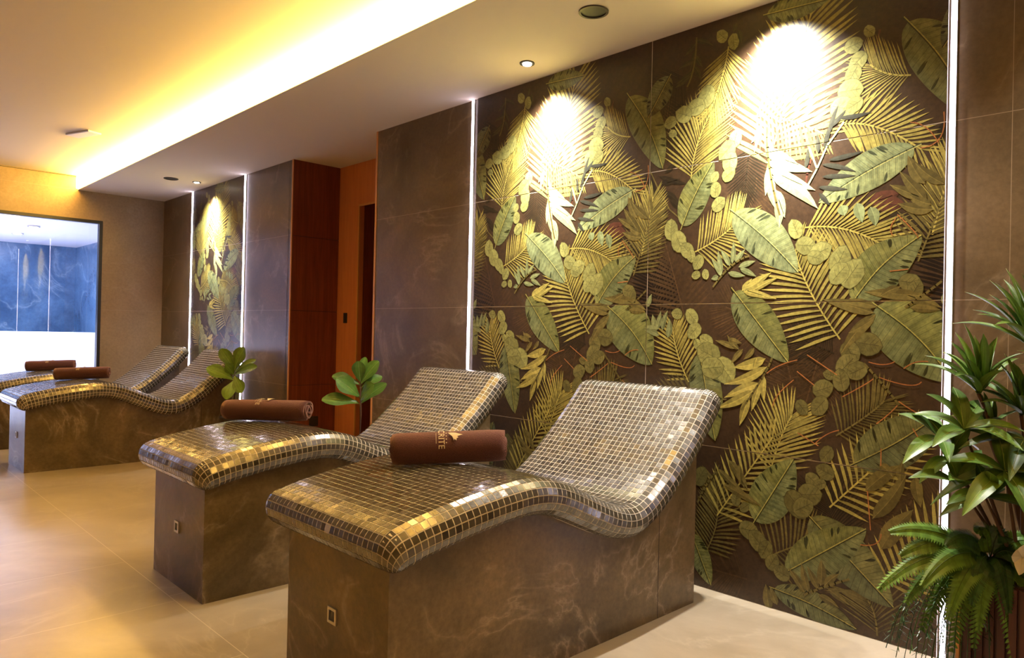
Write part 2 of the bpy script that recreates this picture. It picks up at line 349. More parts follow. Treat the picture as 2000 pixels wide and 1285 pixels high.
# ---- LED lines flanking the murals
for x, z0, lab in ((-1.243, 0, 'vertical glowing white light line at the left edge of the large leaf mural'), (1.217, 0, 'vertical glowing white light line behind the plants, right of the large mural'),
                   (-5.530, 0, 'vertical glowing light line at the left edge of the narrow distant mural'), (-4.305, 0, 'vertical glowing light line at the right edge of the narrow distant mural')):
    wdt = .0055 if x > -2 else .0095
    e = tag(empty('light_line', (x, 0, 0)), lab, 'light strip', None)
    a = MB(); a.box((-wdt, -.012, .0), (wdt, -.006, HC)); a.build('diffuser', MT['led'], e)
    a = MB(); a.box((-wdt-.004, -.0065, 0), (wdt+.004, 0, HC)); a.build('profile', MT['white'], e)
MURAL=[
('P',[(.097,1.096),(-.016,1.422)],.14,'black',50,22,.007),
('P',[(.215,1.097),(.088,1.485)],.17,'brown',50,20,.006),
('P',[(.621,1.101),(.397,1.184)],.15,'brown',50,20,.006),
('P',[(.522,1.711),(.502,1.609),(.436,1.522)],.17,'brown',50,22,.006),
('P',[(.486,1.831),(.468,1.624)],.1,'dark',50,20,.006),
('P',[(.71,.787),(.654,1.002)],.17,'brown',50,24,.006),
('P',[(.842,1.008),(.704,1.063)],.14,'dark',50,20,.006),
('P',[(.785,.987),(.739,.809)],.14,'brown',50,22,.006),
('P',[(.888,.522),(.962,.424)],.17,'brown',50,26,.006),
('P',[(.874,.312),(.814,.49)],.16,'dark',50,22,.006),
('P',[(.513,.087),(.351,.088)],.13,'brown',50,20,.006),
('P',[(.205,2.079),(.104,1.917)],.14,'dark',50,20,.006),
('P',[(.043,2.183),(.006,1.981)],.14,'brown',50,20,.006),
('P',[(1.068,.248),(1.152,.061)],.16,'brown',50,22,.006),
('P',[(1.173,.656),(1.097,.468)],.16,'brown',50,22,.006),
('P',[(.331,1.987),(.363,2.153)],.12,'brown',50,20,.006),
('P',[(.176,2.197),(.072,2.13)],.14,'dark',50,20,.006),
('L',[(.08,1.784,.184,1.859,.014),(.054,1.741,.161,1.75,.014),(.053,1.776,.2,1.722,.014),(.082,1.703,.164,1.637,.014),(.11,1.665,.203,1.605,.014),(-.003,1.807,-.023,1.704,.014),(.012,1.77,.03,1.605,.014),(.041,1.72,.066,1.602,.014),(.084,1.646,.08,1.577,.014)],'dark'),
('V',[(.003,1.806),(.049,1.719),(.111,1.62),(.205,1.543)],'olive',.003),
('V',[(.842,1.943),(.749,1.767),(.723,1.614)],'brown2',.004),
('V',[(.982,2.171),(.95,2.013)],'brown2',.004),
('L',[(1.062,1.483,1.191,1.436,.02),(1.078,1.517,1.174,1.507,.02),(1.028,1.504,1.112,1.46,.02)],'dark'),
('L',[(.958,1.558,1.06,1.582,.03),(.976,1.546,1.078,1.535,.03)],'brown2'),
('P',[(.218,1.742),(.24,1.872),(.301,2.004)],.2,'yel',42,19,.0085),
('P',[(.384,2.272),(.358,2.154),(.306,2.024)],.15,'yel',38,20,.007),
('P',[(.565,1.735),(.644,2.005),(.738,2.329)],.26,'yel',55,24,.009),
('P',[(1.086,1.984),(1.01,2.008),(.952,2.053)],.15,'yel',45,17,.009),
('P',[(.844,1.855),(.971,1.827),(1.123,1.721)],.14,'yel',48,19,.007),
('P',[(.505,1.956),(.646,1.914),(.787,1.835)],.15,'yel',60,18,.007),
('P',[(.246,1.424),(.367,1.481),(.453,1.552)],.16,'yel',48,19,.007),
('P',[(.724,1.486),(.888,1.462),(1.039,1.373)],.17,'yel',45,24,.007),
('P',[(-.036,1.424),(.022,1.687)],.13,'yel',40,19,.007),
('P',[(1.122,1.336),(1.221,1.622)],.14,'olive',52,19,.006),
('P',[(.863,1.062),(.75,1.239),(.687,1.396)],.19,'yel',58,20,.0095),
('P',[(.226,.864),(.167,.984),(.14,1.096)],.13,'yel',48,15,.0075),
('P',[(.857,.706),(.955,.782),(1.02,.846)],.14,'olive',50,19,.0085),
('P',[(.602,.524),(.641,.66),(.686,.761)],.18,'yel',45,17,.009),
('P',[(.325,.151),(.377,.308),(.357,.465)],.125,'olive',52,22,.006),
('P',[(.598,.194),(.711,.264),(.799,.299)],.15,'olive',58,17,.0075),
('P',[(1.013,.017),(.989,.119),(.928,.157)],.16,'olive',45,19,.0075),
('P',[(.406,.802),(.078,.798)],.12,'olive',50,16,.006),
('P',[(1.071,.534),(.976,.628)],.12,'olive',50,14,.006),
('P',[(.199,.206),(-.022,.346)],.16,'olive',50,16,.006),
('P',[(-.165,.2),(.085,.501)],.16,'yel',50,16,.006),
('P',[(-.361,.438),(-.09,.737)],.15,'yel',50,16,.006),
('P',[(-.824,.317),(-.59,.668)],.15,'yel',50,16,.006),
('B',[(-.125,2.173),(.069,1.808)],.085,'ban',.02),
('B',[(1.103,1.731),(.775,1.576)],.07,'teal',-.01),
('B',[(.179,1.541),(.326,1.801)],.07,'ban2',.01),
('B',[(.425,1.574),(.699,1.316)],.085,'teal',.01),
('B',[(.908,1.198),(1.131,1.423)],.085,'ban',.02),
('B',[(.433,1.247),(.668,.966)],.08,'ban',.0),
('B',[(.99,1.182),(1.233,.929)],.115,'ban2',.02),
('B',[(.926,.612),(1.204,.822)],.085,'olive2',-.01),
('B',[(.276,.988),(.358,.626)],.075,'ban',.0),
('B',[(.545,.327),(.698,.594)],.085,'ban2',.0),
('B',[(.766,.385),(1.063,.131)],.09,'olive2',.0),
('B',[(.63,.079),(.941,.017)],.055,'olive2',.01),
('B',[(.254,.218),(.353,.02)],.05,'ban',.0),
('B',[(.091,.274),(.19,.561)],.08,'olive2',.0),
('B',[(-.522,.156),(-.231,.383)],.08,'ban',0),
('B',[(.096,2.216),(-.015,2.055)],.06,'dark2',.0),
('B',[(.551,2.355),(.796,2.34)],.05,'ban',.0),
('L',[(.915,1.559,.935,1.486,.02),(.859,1.556,.872,1.516,.02),(.962,1.539,.981,1.469,.02)],'teal'),
('E',[(.354,2.323,.028),(.407,2.287,.03),(.285,2.084,.045),(.236,2.05,.042),(.175,2.029,.04),(.107,2.008,.03),(.119,1.956,.02)],'euc'),
('E',[(.89,2.14,.032),(.909,2.079,.034),(.892,2.034,.034),(.882,1.976,.045),(.857,1.917,.048),(.901,1.921,.03),(.946,2.177,.022)],'euc'),
('E',[(.423,1.879,.034),(.387,1.837,.042),(.402,1.785,.04),(.396,1.735,.03),(.332,1.733,.022),(.338,1.678,.03),(.352,1.616,.033)],'euc'),
('E',[(.121,1.528,.04),(.162,1.475,.045),(.207,1.431,.035),(.226,1.408,.025),(.262,1.379,.03),(.298,1.325,.02),(.253,1.324,.02)],'euc'),
('E',[(.687,1.483,.034),(.727,1.417,.038),(.784,1.389,.04),(.765,1.369,.03),(.857,1.354,.045),(.9,1.301,.05),(.854,1.303,.04)],'euc'),
('E',[(.162,1.157,.026),(.235,1.146,.034),(.249,1.084,.036),(.265,1.027,.022),(.309,1.041,.032),(.323,.985,.055),(.396,.924,.055),(.339,.93,.05)],'euc'),
('E',[(.964,1.046,.045),(.901,1.014,.04),(.89,.967,.042),(.927,.948,.036),(.828,.928,.022),(.871,.909,.036),(.804,.873,.038),(.794,.81,.036),(.726,.798,.028)],'euc2'),
('E',[(.824,.633,.03),(.82,.566,.033),(.773,.527,.03),(.802,.517,.022),(.762,.471,.045),(.711,.425,.05),(.738,.418,.04)],'euc2'),
('E',[(.518,.286,.04),(.558,.25,.042),(.591,.225,.034),(.62,.181,.032),(.66,.147,.032),(.461,.398,.025),(.498,.373,.022)],'euc2'),
('E',[(1.096,1.263,.034),(1.114,1.236,.03),(.293,.465,.04),(.587,.715,.001)],'euc2'),
('L',[(.229,2.329,.174,2.288,.011),(.23,2.307,.201,2.214,.011),(.225,2.275,.262,2.217,.011),(.226,2.252,.149,2.238,.011),(.222,2.209,.137,2.173,.011),(.221,2.231,.258,2.16,.011),(.224,2.342,.312,2.296,.011),(.417,2.363,.406,2.324,.011),(.429,2.328,.442,2.271,.011),(.202,2.191,.13,2.158,.011)],'dark2'),
('L',[(.557,1.815,.694,1.732,.024),(.564,1.76,.747,1.697,.022),(.576,1.734,.76,1.625,.022),(.587,1.702,.773,1.553,.026),(.575,1.744,.561,1.629,.016),(.583,1.702,.603,1.572,.018),(.605,1.644,.643,1.533,.022),(.614,1.617,.621,1.495,.02),(.539,1.904,.496,1.85,.01),(.544,1.903,.509,1.806,.008),(.551,1.882,.596,1.792,.01)],'pale'),
('L',[(.375,1.313,.325,1.391,.012),(.375,1.324,.356,1.421,.012),(.412,1.354,.368,1.425,.012),(.421,1.364,.426,1.453,.012),(.435,1.368,.477,1.418,.012),(.451,1.348,.523,1.369,.012),(.458,1.341,.528,1.307,.012),(.405,1.327,.479,1.311,.012),(.359,1.314,.327,1.304,.012)],'grn'),
('L',[(.469,1.251,.509,1.297,.014),(.476,1.25,.591,1.319,.017),(.505,1.245,.621,1.299,.012),(.492,1.25,.614,1.216,.013),(.476,1.246,.565,1.223,.014),(.476,1.257,.546,1.29,.014)],'yel'),
('L',[(.575,.978,.438,.937,.022),(.582,.946,.397,.865,.02),(.551,.879,.399,.809,.02),(.53,.849,.364,.762,.02),(.508,.82,.47,.702,.018),(.555,.885,.52,.765,.016),(.572,.907,.574,.805,.013),(.538,.977,.528,.939,.01)],'yel'),
('L',[(1.134,1.55,1.026,1.61,.018),(1.145,1.536,1.056,1.654,.02),(1.138,1.599,1.083,1.704,.022),(1.166,1.508,1.053,1.541,.02),(1.158,1.526,1.094,1.56,.016),(1.196,1.591,1.108,1.673,.018)],'olive'),
('L',[(.983,1.157,.8,1.209,.022),(.987,1.153,.869,1.009,.022),(.991,1.178,.856,1.199,.015),(.975,1.133,.895,1.085,.016),(1.083,1.222,1.195,1.176,.02),(1.132,1.216,.947,1.234,.02),(1.1,1.177,1.192,1.168,.014),(1.066,1.249,.999,1.215,.014)],'olive'),
('L',[(.784,1.719,.911,1.673,.009),(.785,1.672,.91,1.659,.009),(.772,1.635,.882,1.613,.009),(.776,1.611,.817,1.56,.009),(.808,1.731,.937,1.744,.009),(.792,1.779,.817,1.875,.009),(.843,1.882,.961,1.881,.009),(.769,1.764,.764,1.839,.009),(.81,1.854,.87,1.909,.009),(.81,1.83,.842,1.933,.009),(.721,1.713,.729,1.79,.009)],'grey'),
('V',[(.719,1.624),(.766,1.706),(.803,1.787),(.862,1.863)],'pale',.0035),
('V',[(.764,1.71),(.735,1.789)],'pale',.0035),
('L',[(.75,.098,.686,.175,.014),(.766,.102,.736,.207,.014),(.804,.124,.76,.199,.014),(.811,.139,.811,.237,.018),(.825,.143,.876,.2,.014),(.803,.104,.878,.078,.014),(.84,.134,.915,.098,.012),(.613,-.008,.596,.088,.02),(.644,.021,.615,.083,.016)],'olive'),
('L',[(.964,.52,1.081,.629,.026),(.99,.426,1.098,.601,.026),(1.019,.323,1.121,.482,.032),(1.079,.571,1.085,.644,.014),(1.01,.624,1.053,.585,.016),(1.127,.597,1.145,.495,.02)],'olive'),
('L',[(.375,.512,.51,.421,.014),(.425,.554,.496,.452,.018),(.458,.523,.51,.448,.014),(.402,.451,.572,.391,.016),(.478,.474,.472,.546,.014)],'olive'),
('L',[(.043,1.095,.033,1.153,.014),(.057,1.084,.077,1.169,.014),(.087,1.084,.112,1.171,.014),(.117,1.051,.123,1.137,.017),(.071,1.061,-.007,1.083,.014),(-.007,1.095,.07,1.091,.014),(-.001,1.188,.025,1.246,.014)],'grn'),
('L',[(.447,1.015,.353,1.045,.012),(.459,1.011,.407,1.067,.012),(.477,1.012,.426,.951,.012),(.526,1.018,.482,.971,.012),(.412,1.052,.47,1.037,.012)],'olive'),
('V',[(.743,.999),(.856,.929)],'orange',.003),
('V',[(.705,.934),(.771,.886)],'orange',.003),
('V',[(.967,.982),(1.016,.975),(1.053,.987)],'orange',.003),
('V',[(1.083,.964),(1.118,.987),(1.158,.992)],'orange',.003),
('V',[(.878,.851),(.951,.898),(.982,.922)],'orange',.003),
('V',[(1.003,.929),(1.095,.908),(1.139,.921)],'orange',.003),
('V',[(.997,.764),(1.036,.801),(1.064,.834)],'orange',.003),
('V',[(1.069,.849),(1.121,.818),(1.157,.807)],'orange',.003),
('V',[(.779,.665),(.819,.703),(.866,.726)],'orange',.003),
('V',[(1.014,.677),(1.014,.617)],'orange',.003),
('V',[(1.116,.759),(1.142,.716)],'orange',.003),
('V',[(.582,.92),(.633,.953),(.704,.978)],'orange',.003),
('V',[(.611,.792),(.629,.838),(.691,.9)],'orange',.003),
('V',[(.971,.519),(.984,.384)],'orange',.003),
('V',[(.951,.324),(1.002,.339),(1.02,.377)],'orange',.003),
('V',[(1.053,1.502),(1.104,1.443),(1.12,1.415)],'orange',.003),
('V',[(1.038,1.431),(1.032,1.459),(1.049,1.493)],'orange',.003),
('V',[(1.089,1.819),(1.138,1.792),(1.178,1.732)],'orange',.003),
('V',[(1.192,1.834),(1.182,1.749),(1.123,1.724)],'orange',.003),
('V',[(1.032,1.305),(1.09,1.309)],'orange',.003),
('V',[(.791,.66),(.712,.699)],'orange',.003),
('V',[(.951,.975),(1.014,.906),(1.069,.838)],'olive',.004),
('V',[(1.194,1.263),(1.132,1.212),(1.084,1.178)],'olive',.004),
('V',[(.231,2.351),(.221,2.231),(.19,2.149)],'olive',.004),
('V',[(.336,1.271),(.417,1.354),(.495,1.391)],'olive',.004),
('V',[(.602,.98),(.561,.896),(.476,.766)],'olive',.004),
('V',[(.561,1.9),(.576,1.734),(.622,1.545)],'olive',.004),
('V',[(.366,.498),(.319,.426),(.284,.355)],'olive',.004),
('V',[(.75,.09),(.821,.136),(.913,.19)],'olive',.004)]
# ------------------------------------------------------------------ leaf-printed porcelain murals
PAL = {'black': (.008, .005, .004), 'dark': (.022, .016, .008), 'dark2': (.055, .045, .015), 'brown': (.075, .042, .018), 'brown2': (.10, .035, .02),
       'yel': (.36, .30, .070), 'olive': (.14, .11, .030), 'olive2': (.095, .090, .026), 'ban': (.145, .148, .038), 'ban2': (.16, .17, .045), 'teal': (.23, .27, .12),
       'euc': (.29, .28, .085), 'euc2': (.16, .14, .042), 'pale': (.40, .41, .20), 'grn': (.20, .22, .09), 'grey': (.045, .045, .03), 'orange': (.40, .15, .045)}
def shade(c, k): return tuple(max(0, x*k) for x in c)
def mixc(a, b, t): return tuple(x*(1-t)+y*t for x, y in zip(a, b))
def mural_polys():
    rnd = random.Random(3); P = []   # (points, colour)
    def lance(b, t, hw, col, curve=0, vein=True):
        b = Vector(b); t = Vector(t); d = t-b; L = d.length
        if L < 1e-4: return
        n = Vector((-d.y, d.x))/L; K = 7; up_, lo = [], []
        for i in range(K+1):
            s = i/K; wdt = hw*math.sin(math.pi*min(1, s**.8*.96+.04))**.85 if 0 < i < K else 0
            c = b+d*s+n*curve*L*math.sin(math.pi*s)*.5
            up_.append(c+n*wdt); lo.append(c-n*wdt)
        mid = [(a+c_)/2 for a, c_ in zip(up_, lo)]
        k1 = rnd.uniform(.85, 1.15)
        for i in range(K):
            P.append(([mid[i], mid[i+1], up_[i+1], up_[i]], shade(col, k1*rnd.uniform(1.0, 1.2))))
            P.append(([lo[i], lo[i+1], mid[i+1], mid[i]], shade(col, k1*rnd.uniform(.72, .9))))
        P.append(None)
        if vein and hw > .009: line([tuple(m) for m in mid], shade(col, 1.5), .0012)
    def line(pts, col, wd):
        pts = [Vector(p[:2]) for p in pts]
        if len(pts) == 3:
            q = []
            for i in range(9):
                s = i/8; q.append(pts[0]*(1-s)*(1-2*s)+pts[1]*4*s*(1-s)+pts[2]*s*(2*s-1))
            pts = q
        for a, b in zip(pts, pts[1:]):
            d = b-a
            if d.length < 1e-5: continue
            n = Vector((-d.y, d.x)).normalized()*wd; e = d.normalized()*wd*.5
            P.append(([a-n-e, b-n+e, b+n+e, a+n-e], col))
    def palm(pts, L, col, ang, n, wd):
        c = PAL[col]; pts = [Vector(p) for p in pts]
        if len(pts) == 2: pts = [pts[0], (pts[0]+pts[1])/2, pts[1]]
        def at(s): return pts[0]*(1-s)*(1-2*s)+pts[1]*4*s*(1-s)+pts[2]*s*(2*s-1)
        SL = (pts[2]-pts[0]).length
        for i in range(n):
            s = .04+.96*i/(n-1); a = at(s); t = (at(min(1, s+.02))-at(max(0, s-.02))).normalized()
            le = L*(.72+.38*math.sin(math.pi*min(1, s*.9+.12)))*(1 if s < .85 else (1.5-s*.62))
            for sg in (1, -1):
                an = math.radians(ang*(1.25-.75*s)+rnd.uniform(-2, 2))*sg
                d = Vector((t.x*math.cos(an)-t.y*math.sin(an), t.x*math.sin(an)+t.y*math.cos(an)))
                k = rnd.uniform(.8, 1.15)*(1.0 if sg > 0 else .85)
                curve = .10*sg*(1 if s < .9 else .3)
                e = a+d*le; dd = e-a; nn = Vector((-dd.y, dd.x)); K = 4; hw = min(wd, .33*SL/n)*(1 if s < .8 else .75)
                prof = (.35, .9, 1, .75, 0); prev = None
                for j in range(K+1):
                    u = j/K; ctr = a+dd*u+nn*(-curve)*math.sin(math.pi*u*.5)*u*-1
                    w_ = nn.normalized()*hw*prof[j]
                    cur = (ctr+w_, ctr-w_)
                    if prev: P.append(([prev[1], cur[1], cur[0], prev[0]], shade(c, k*(.8+.3*u))))
                    prev = cur
            P.append(None)
        line([tuple(at(i/8)) for i in range(9)], shade(c, 1.15), .003)
    def banana(b, t, hw, col, bend):
        c = PAL[col]; b = Vector(b); t = Vector(t); d = t-b; L = d.length; n = Vector((-d.y, d.x))/L; K = 34; e_ = d/L
        teal = PAL['teal']; yl = PAL['yel']
        def ctr(s): return b+d*s+n*bend*math.sin(math.pi*s)
        def wd(s): return hw*(math.sin(math.pi*(min(.999, max(.001, s))**.80)))**.70 if 0 < s < 1 else 0
        for sg in (1, -1):
            base = c if sg > 0 else mixc(c, (.08, .12, .08), .40)
            raw = [rnd.random() for _ in range(K+4)]; rt_ = [rnd.random() for _ in range(K+4)]
            def tone(i): return .72+.55*(raw[i]*.6+raw[i+1]*.4)
            def tint(i): return mixc(mixc(base, yl, .3*(rt_[i//4]+rt_[i//4+1])/2), teal, .35*rt_[(i//5)+2])
            rim = lambda s: ctr(s)+n*sg*wd(s)*1.0
            def sl(s, f): return ctr(s)+n*sg*wd(s)*f
            for i in range(K):
                s0, s1 = i/K, (i+1)/K
                c0, c1 = shade(tint(i), tone(i)), shade(tint(i+1), tone(i+1))
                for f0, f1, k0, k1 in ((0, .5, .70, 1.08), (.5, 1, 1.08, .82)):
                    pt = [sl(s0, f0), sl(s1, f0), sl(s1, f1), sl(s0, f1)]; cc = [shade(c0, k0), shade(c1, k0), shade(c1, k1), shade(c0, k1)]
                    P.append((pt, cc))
            P.append(None)
            for i in range(30):   # side veins, slanting towards the tip
                s = .03+.9*i/30; a = sl(s, .04); s2 = min(.995, s+.07); z = sl(s2, .96)
                line([tuple(a), tuple(z)], shade(base, .55 if i % 2 else 1.35), .0007)
            for i in range(4):   # dark folds from the rim inwards
                s = rnd.uniform(.15, .85); lance(tuple(sl(s, .97)), tuple(sl(max(.02, s-.06), rnd.uniform(.35, .6))), .005, shade(c, .25), 0, False)
        P.append(None)
        line([tuple(ctr(-.06+i/16*1.06)) for i in range(17)], shade(c, .25), .0036)
        P.append(None)
        line([tuple(ctr(-.06+i/16*1.06)+n*.002) for i in range(17)], shade(mixc(c, yl, .5), 1.5), .0018)
    def euc(x, y, r, col):
        c = shade(PAL[col], rnd.uniform(.85, 1.1)); n = 12; ph = rnd.uniform(0, 6.28); ctr = Vector((x, y)); rim = []
        for i in range(n):
            a = ph+2*math.pi*i/n; rr = r*(1+.10*math.cos(2*(a-ph))+rnd.uniform(-.05, .05)+(.12 if i == 0 else 0)); rim.append(ctr+Vector((math.cos(a)*rr*.92, math.sin(a)*rr)))
        P.append(([ctr+(q-ctr)*1.05 for q in rim], shade(c, .5))); P.append(None)
        for i in range(n):
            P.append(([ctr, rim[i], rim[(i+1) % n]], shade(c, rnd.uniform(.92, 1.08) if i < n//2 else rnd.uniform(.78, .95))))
        P.append(None)
        d0 = Vector((math.cos(ph), math.sin(ph)))
        line([tuple(ctr-d0*r*.8), tuple(ctr+d0*r*.8)], shade(c, .45), .0011)
        P.append(None)
        for k in (-.35, .1, .45):
            for sg in (1, -1):
                q = ctr+d0*r*k; n_ = Vector((-d0.y, d0.x))*sg; line([tuple(q), tuple(q+(d0*.4+n_*.55)*r)], shade(c, .55), .0008)
    for o in MURAL:
        n0 = len(P)
        if o[0] == 'P': palm(*o[1:])
        elif o[0] == 'B': banana(o[1][0], o[1][1], o[2], o[3], o[4])
        elif o[0] == 'E':
            for x, y, r in o[1]:
                if r > .005: euc(x, y, r, o[2])
        elif o[0] == 'L':
            for a, b, c_, d_, h in o[1]: lance((a, b), (c_, d_), h, PAL[o[2]], rnd.uniform(-.12, .12))
        elif o[0] == 'V': line(o[1], PAL[o[2]], o[3]*(.6 if o[2] == 'orange' else 1))
        P.append(None)       # next layer
    return P
def clip(pts, lo, hi, ax):
    for lim, sg in ((lo, 1), (hi, -1)):
        out = []
        for i in range(len(pts)):
            a, b = pts[i-1], pts[i]; ia = sg*(a[ax]-lim) >= 0; ib = sg*(b[ax]-lim) >= 0
            if ia != ib:
                t = (lim-a[ax])/(b[ax]-a[ax]); out.append((a[0]+(b[0]-a[0])*t, a[1]+(b[1]-a[1])*t))
            if ib: out.append(tuple(b))
        pts = out
        if not pts: return []
    return pts
def build_mural(name, x0, npan):
    q = MB(); W_ = 1.2*npan; th = .008
    q.box((0, -th+.0005, 0), (W_, 0, 2.4), 1)                      # adhesive bed, seen in the joints
    g = .0016
    for i in range(npan):
        for j in range(4): q.box((i*1.2+g*(i > 0), -th, j*.6+g), ((i+1)*1.2-g*(i < npan-1), -th+.0005, (j+1)*.6-g), 0, (.050, .028, .014))
    PP = mural_polys()
    for i in range(-1, npan+1):
        y = -th-.00012; k = 0; cell = 0
        for it in PP:
            if it is None: y -= .0000012; continue
            pts, col = it
            y2 = y
            w2 = [(a[0]+i*1.2, a[1]) for a in pts]
            if max(a[0] for a in w2) < 0 or min(a[0] for a in w2) > W_: continue
            w2 = clip(w2, .0005, W_-.0005, 0); w2 = clip(w2, .0005, 2.4, 1) if w2 else []
            for j in range(4):        # keep the printed leaves off the joints
                w3 = clip(w2, j*.6+g, (j+1)*.6-g, 1) if w2 else []
                parts = [w3]
                if npan > 1 and w3: parts = [clip(w3, 0, 1.2-g, 0), clip(w3, 1.2+g, W_, 0)]
                for w4 in parts:
                    if len(w4) >= 3:
                        ar = sum(w4[a-1][0]*w4[a][1]-w4[a][0]*w4[a-1][1] for a in range(len(w4)))
                        if abs(ar) < 1e-7: continue
                        cc = col
                        if hasattr(col[0], '__len__'):
                            src = [(a[0]+i*1.2, a[1]) for a in pts]
                            def cat(p_):
                                ws = [1/(1e-9+(p_[0]-s_[0])**2+(p_[1]-s_[1])**2) for s_ in src]; tw = sum(ws)
                                return tuple(sum(w_*c_[k_] for w_, c_ in zip(ws, col))/tw for k_ in range(3))
                            if ar < 0: w4 = w4[::-1]; ar = -ar
                            cc = [cat(p_) for p_ in w4]
                        if ar < 0: w4 = w4[::-1]
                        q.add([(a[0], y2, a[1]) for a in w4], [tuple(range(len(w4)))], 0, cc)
    return q.build(name, [MT['mural'], MT['grout']], loc=(x0, 0, 0))
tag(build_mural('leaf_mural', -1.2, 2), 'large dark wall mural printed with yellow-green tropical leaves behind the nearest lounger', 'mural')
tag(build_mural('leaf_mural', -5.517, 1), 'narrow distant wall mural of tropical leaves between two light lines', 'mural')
# ------------------------------------------------------------------ heated mosaic loungers
CTR = [(-1.655, .497), (-1.60, .512), (-1.55, .522), (-1.41, .546), (-1.27, .562), (-1.18, .566), (-1.10, .556), (-1.03, .534), (-.95, .499), (-.87, .464), (-.80, .436),
       (-.74, .419), (-.695, .413), (-.64, .418), (-.57, .448), (-.49, .500), (-.43, .548), (-.375, .597), (-.30, .665), (-.225, .740), (-.175, .795)]
TH = .056
def cr(p0, p1, p2, p3, t):
    return .5*((2*p1)+(-p0+p2)*t+(2*p0-5*p1+4*p2-p3)*t*t+(-p0+3*p1-3*p2+p3)*t**3)
pts = [Vector(p) for p in CTR]; dense = []
for i in range(len(pts)-1):
    a = pts[i-1] if i else pts[0]*2-pts[1]; d = pts[i+2] if i+2 < len(pts) else pts[-1]*2-pts[-2]
    for k in range(12): dense.append(cr(a, pts[i], pts[i+1], d, k/12))
dense.append(pts[-1])
for _ in range(14): dense = [dense[0]]+[(dense[i-1]+dense[i]*2+dense[i+1])/4 for i in range(1, len(dense)-1)]+[dense[-1]]
def offset_curve(off):
    out = []
    for i, p in enumerate(dense):
        t = (dense[min(i+1, len(dense)-1)]-dense[max(i-1, 0)]).normalized(); n = Vector((-t.y, t.x)); out.append(p+n*off)
    return out
TOP = offset_curve(TH)
S = [0]
for a, b in zip(TOP, TOP[1:]): S.append(S[-1]+(b-a).length)
LT = S[-1]
def frame(s):
    s = min(max(s, 0), LT)
    lo, hi = 0, len(S)-1
    while hi-lo > 1:
        m = (lo+hi)//2
        if S[m] <= s: lo = m
        else: hi = m
    u = (s-S[lo])/(S[hi]-S[lo]); p = TOP[lo].lerp(TOP[hi], u)
    i = lo if u < .5 else hi
    a = TOP[max(i-2, 0)]; b = TOP[min(i+2, len(TOP)-1)]; t = (b-a).normalized()
    return p, t, Vector((-t.y, t.x))
A0 = .30            # half width of the flat top; the rounded rim adds TH each side
RC = TH
def fold(a, s, lift=0):
    ex = max(0, abs(a)-A0)*(1 if a > 0 else -1); es = min(s, 0) if s < 0 else max(0, s-LT)
    p, t, n = frame(s); d = math.hypot(ex, es); r = RC
    if d > 1e-9:
        th = min(d/r, math.pi); fl = max(0, d-math.pi*r)
        h = (r+lift)*math.sin(th)-fl; v = -(r)*(1-math.cos(th))+lift*math.cos(th)
        dx, dt = ex/d*h, es/d*h
    else: dx = dt = 0; v = lift
    a0 = max(-A0, min(A0, a)); q = p+t*dt+n*v
    return Vector((a0+dx, q.x, q.y))
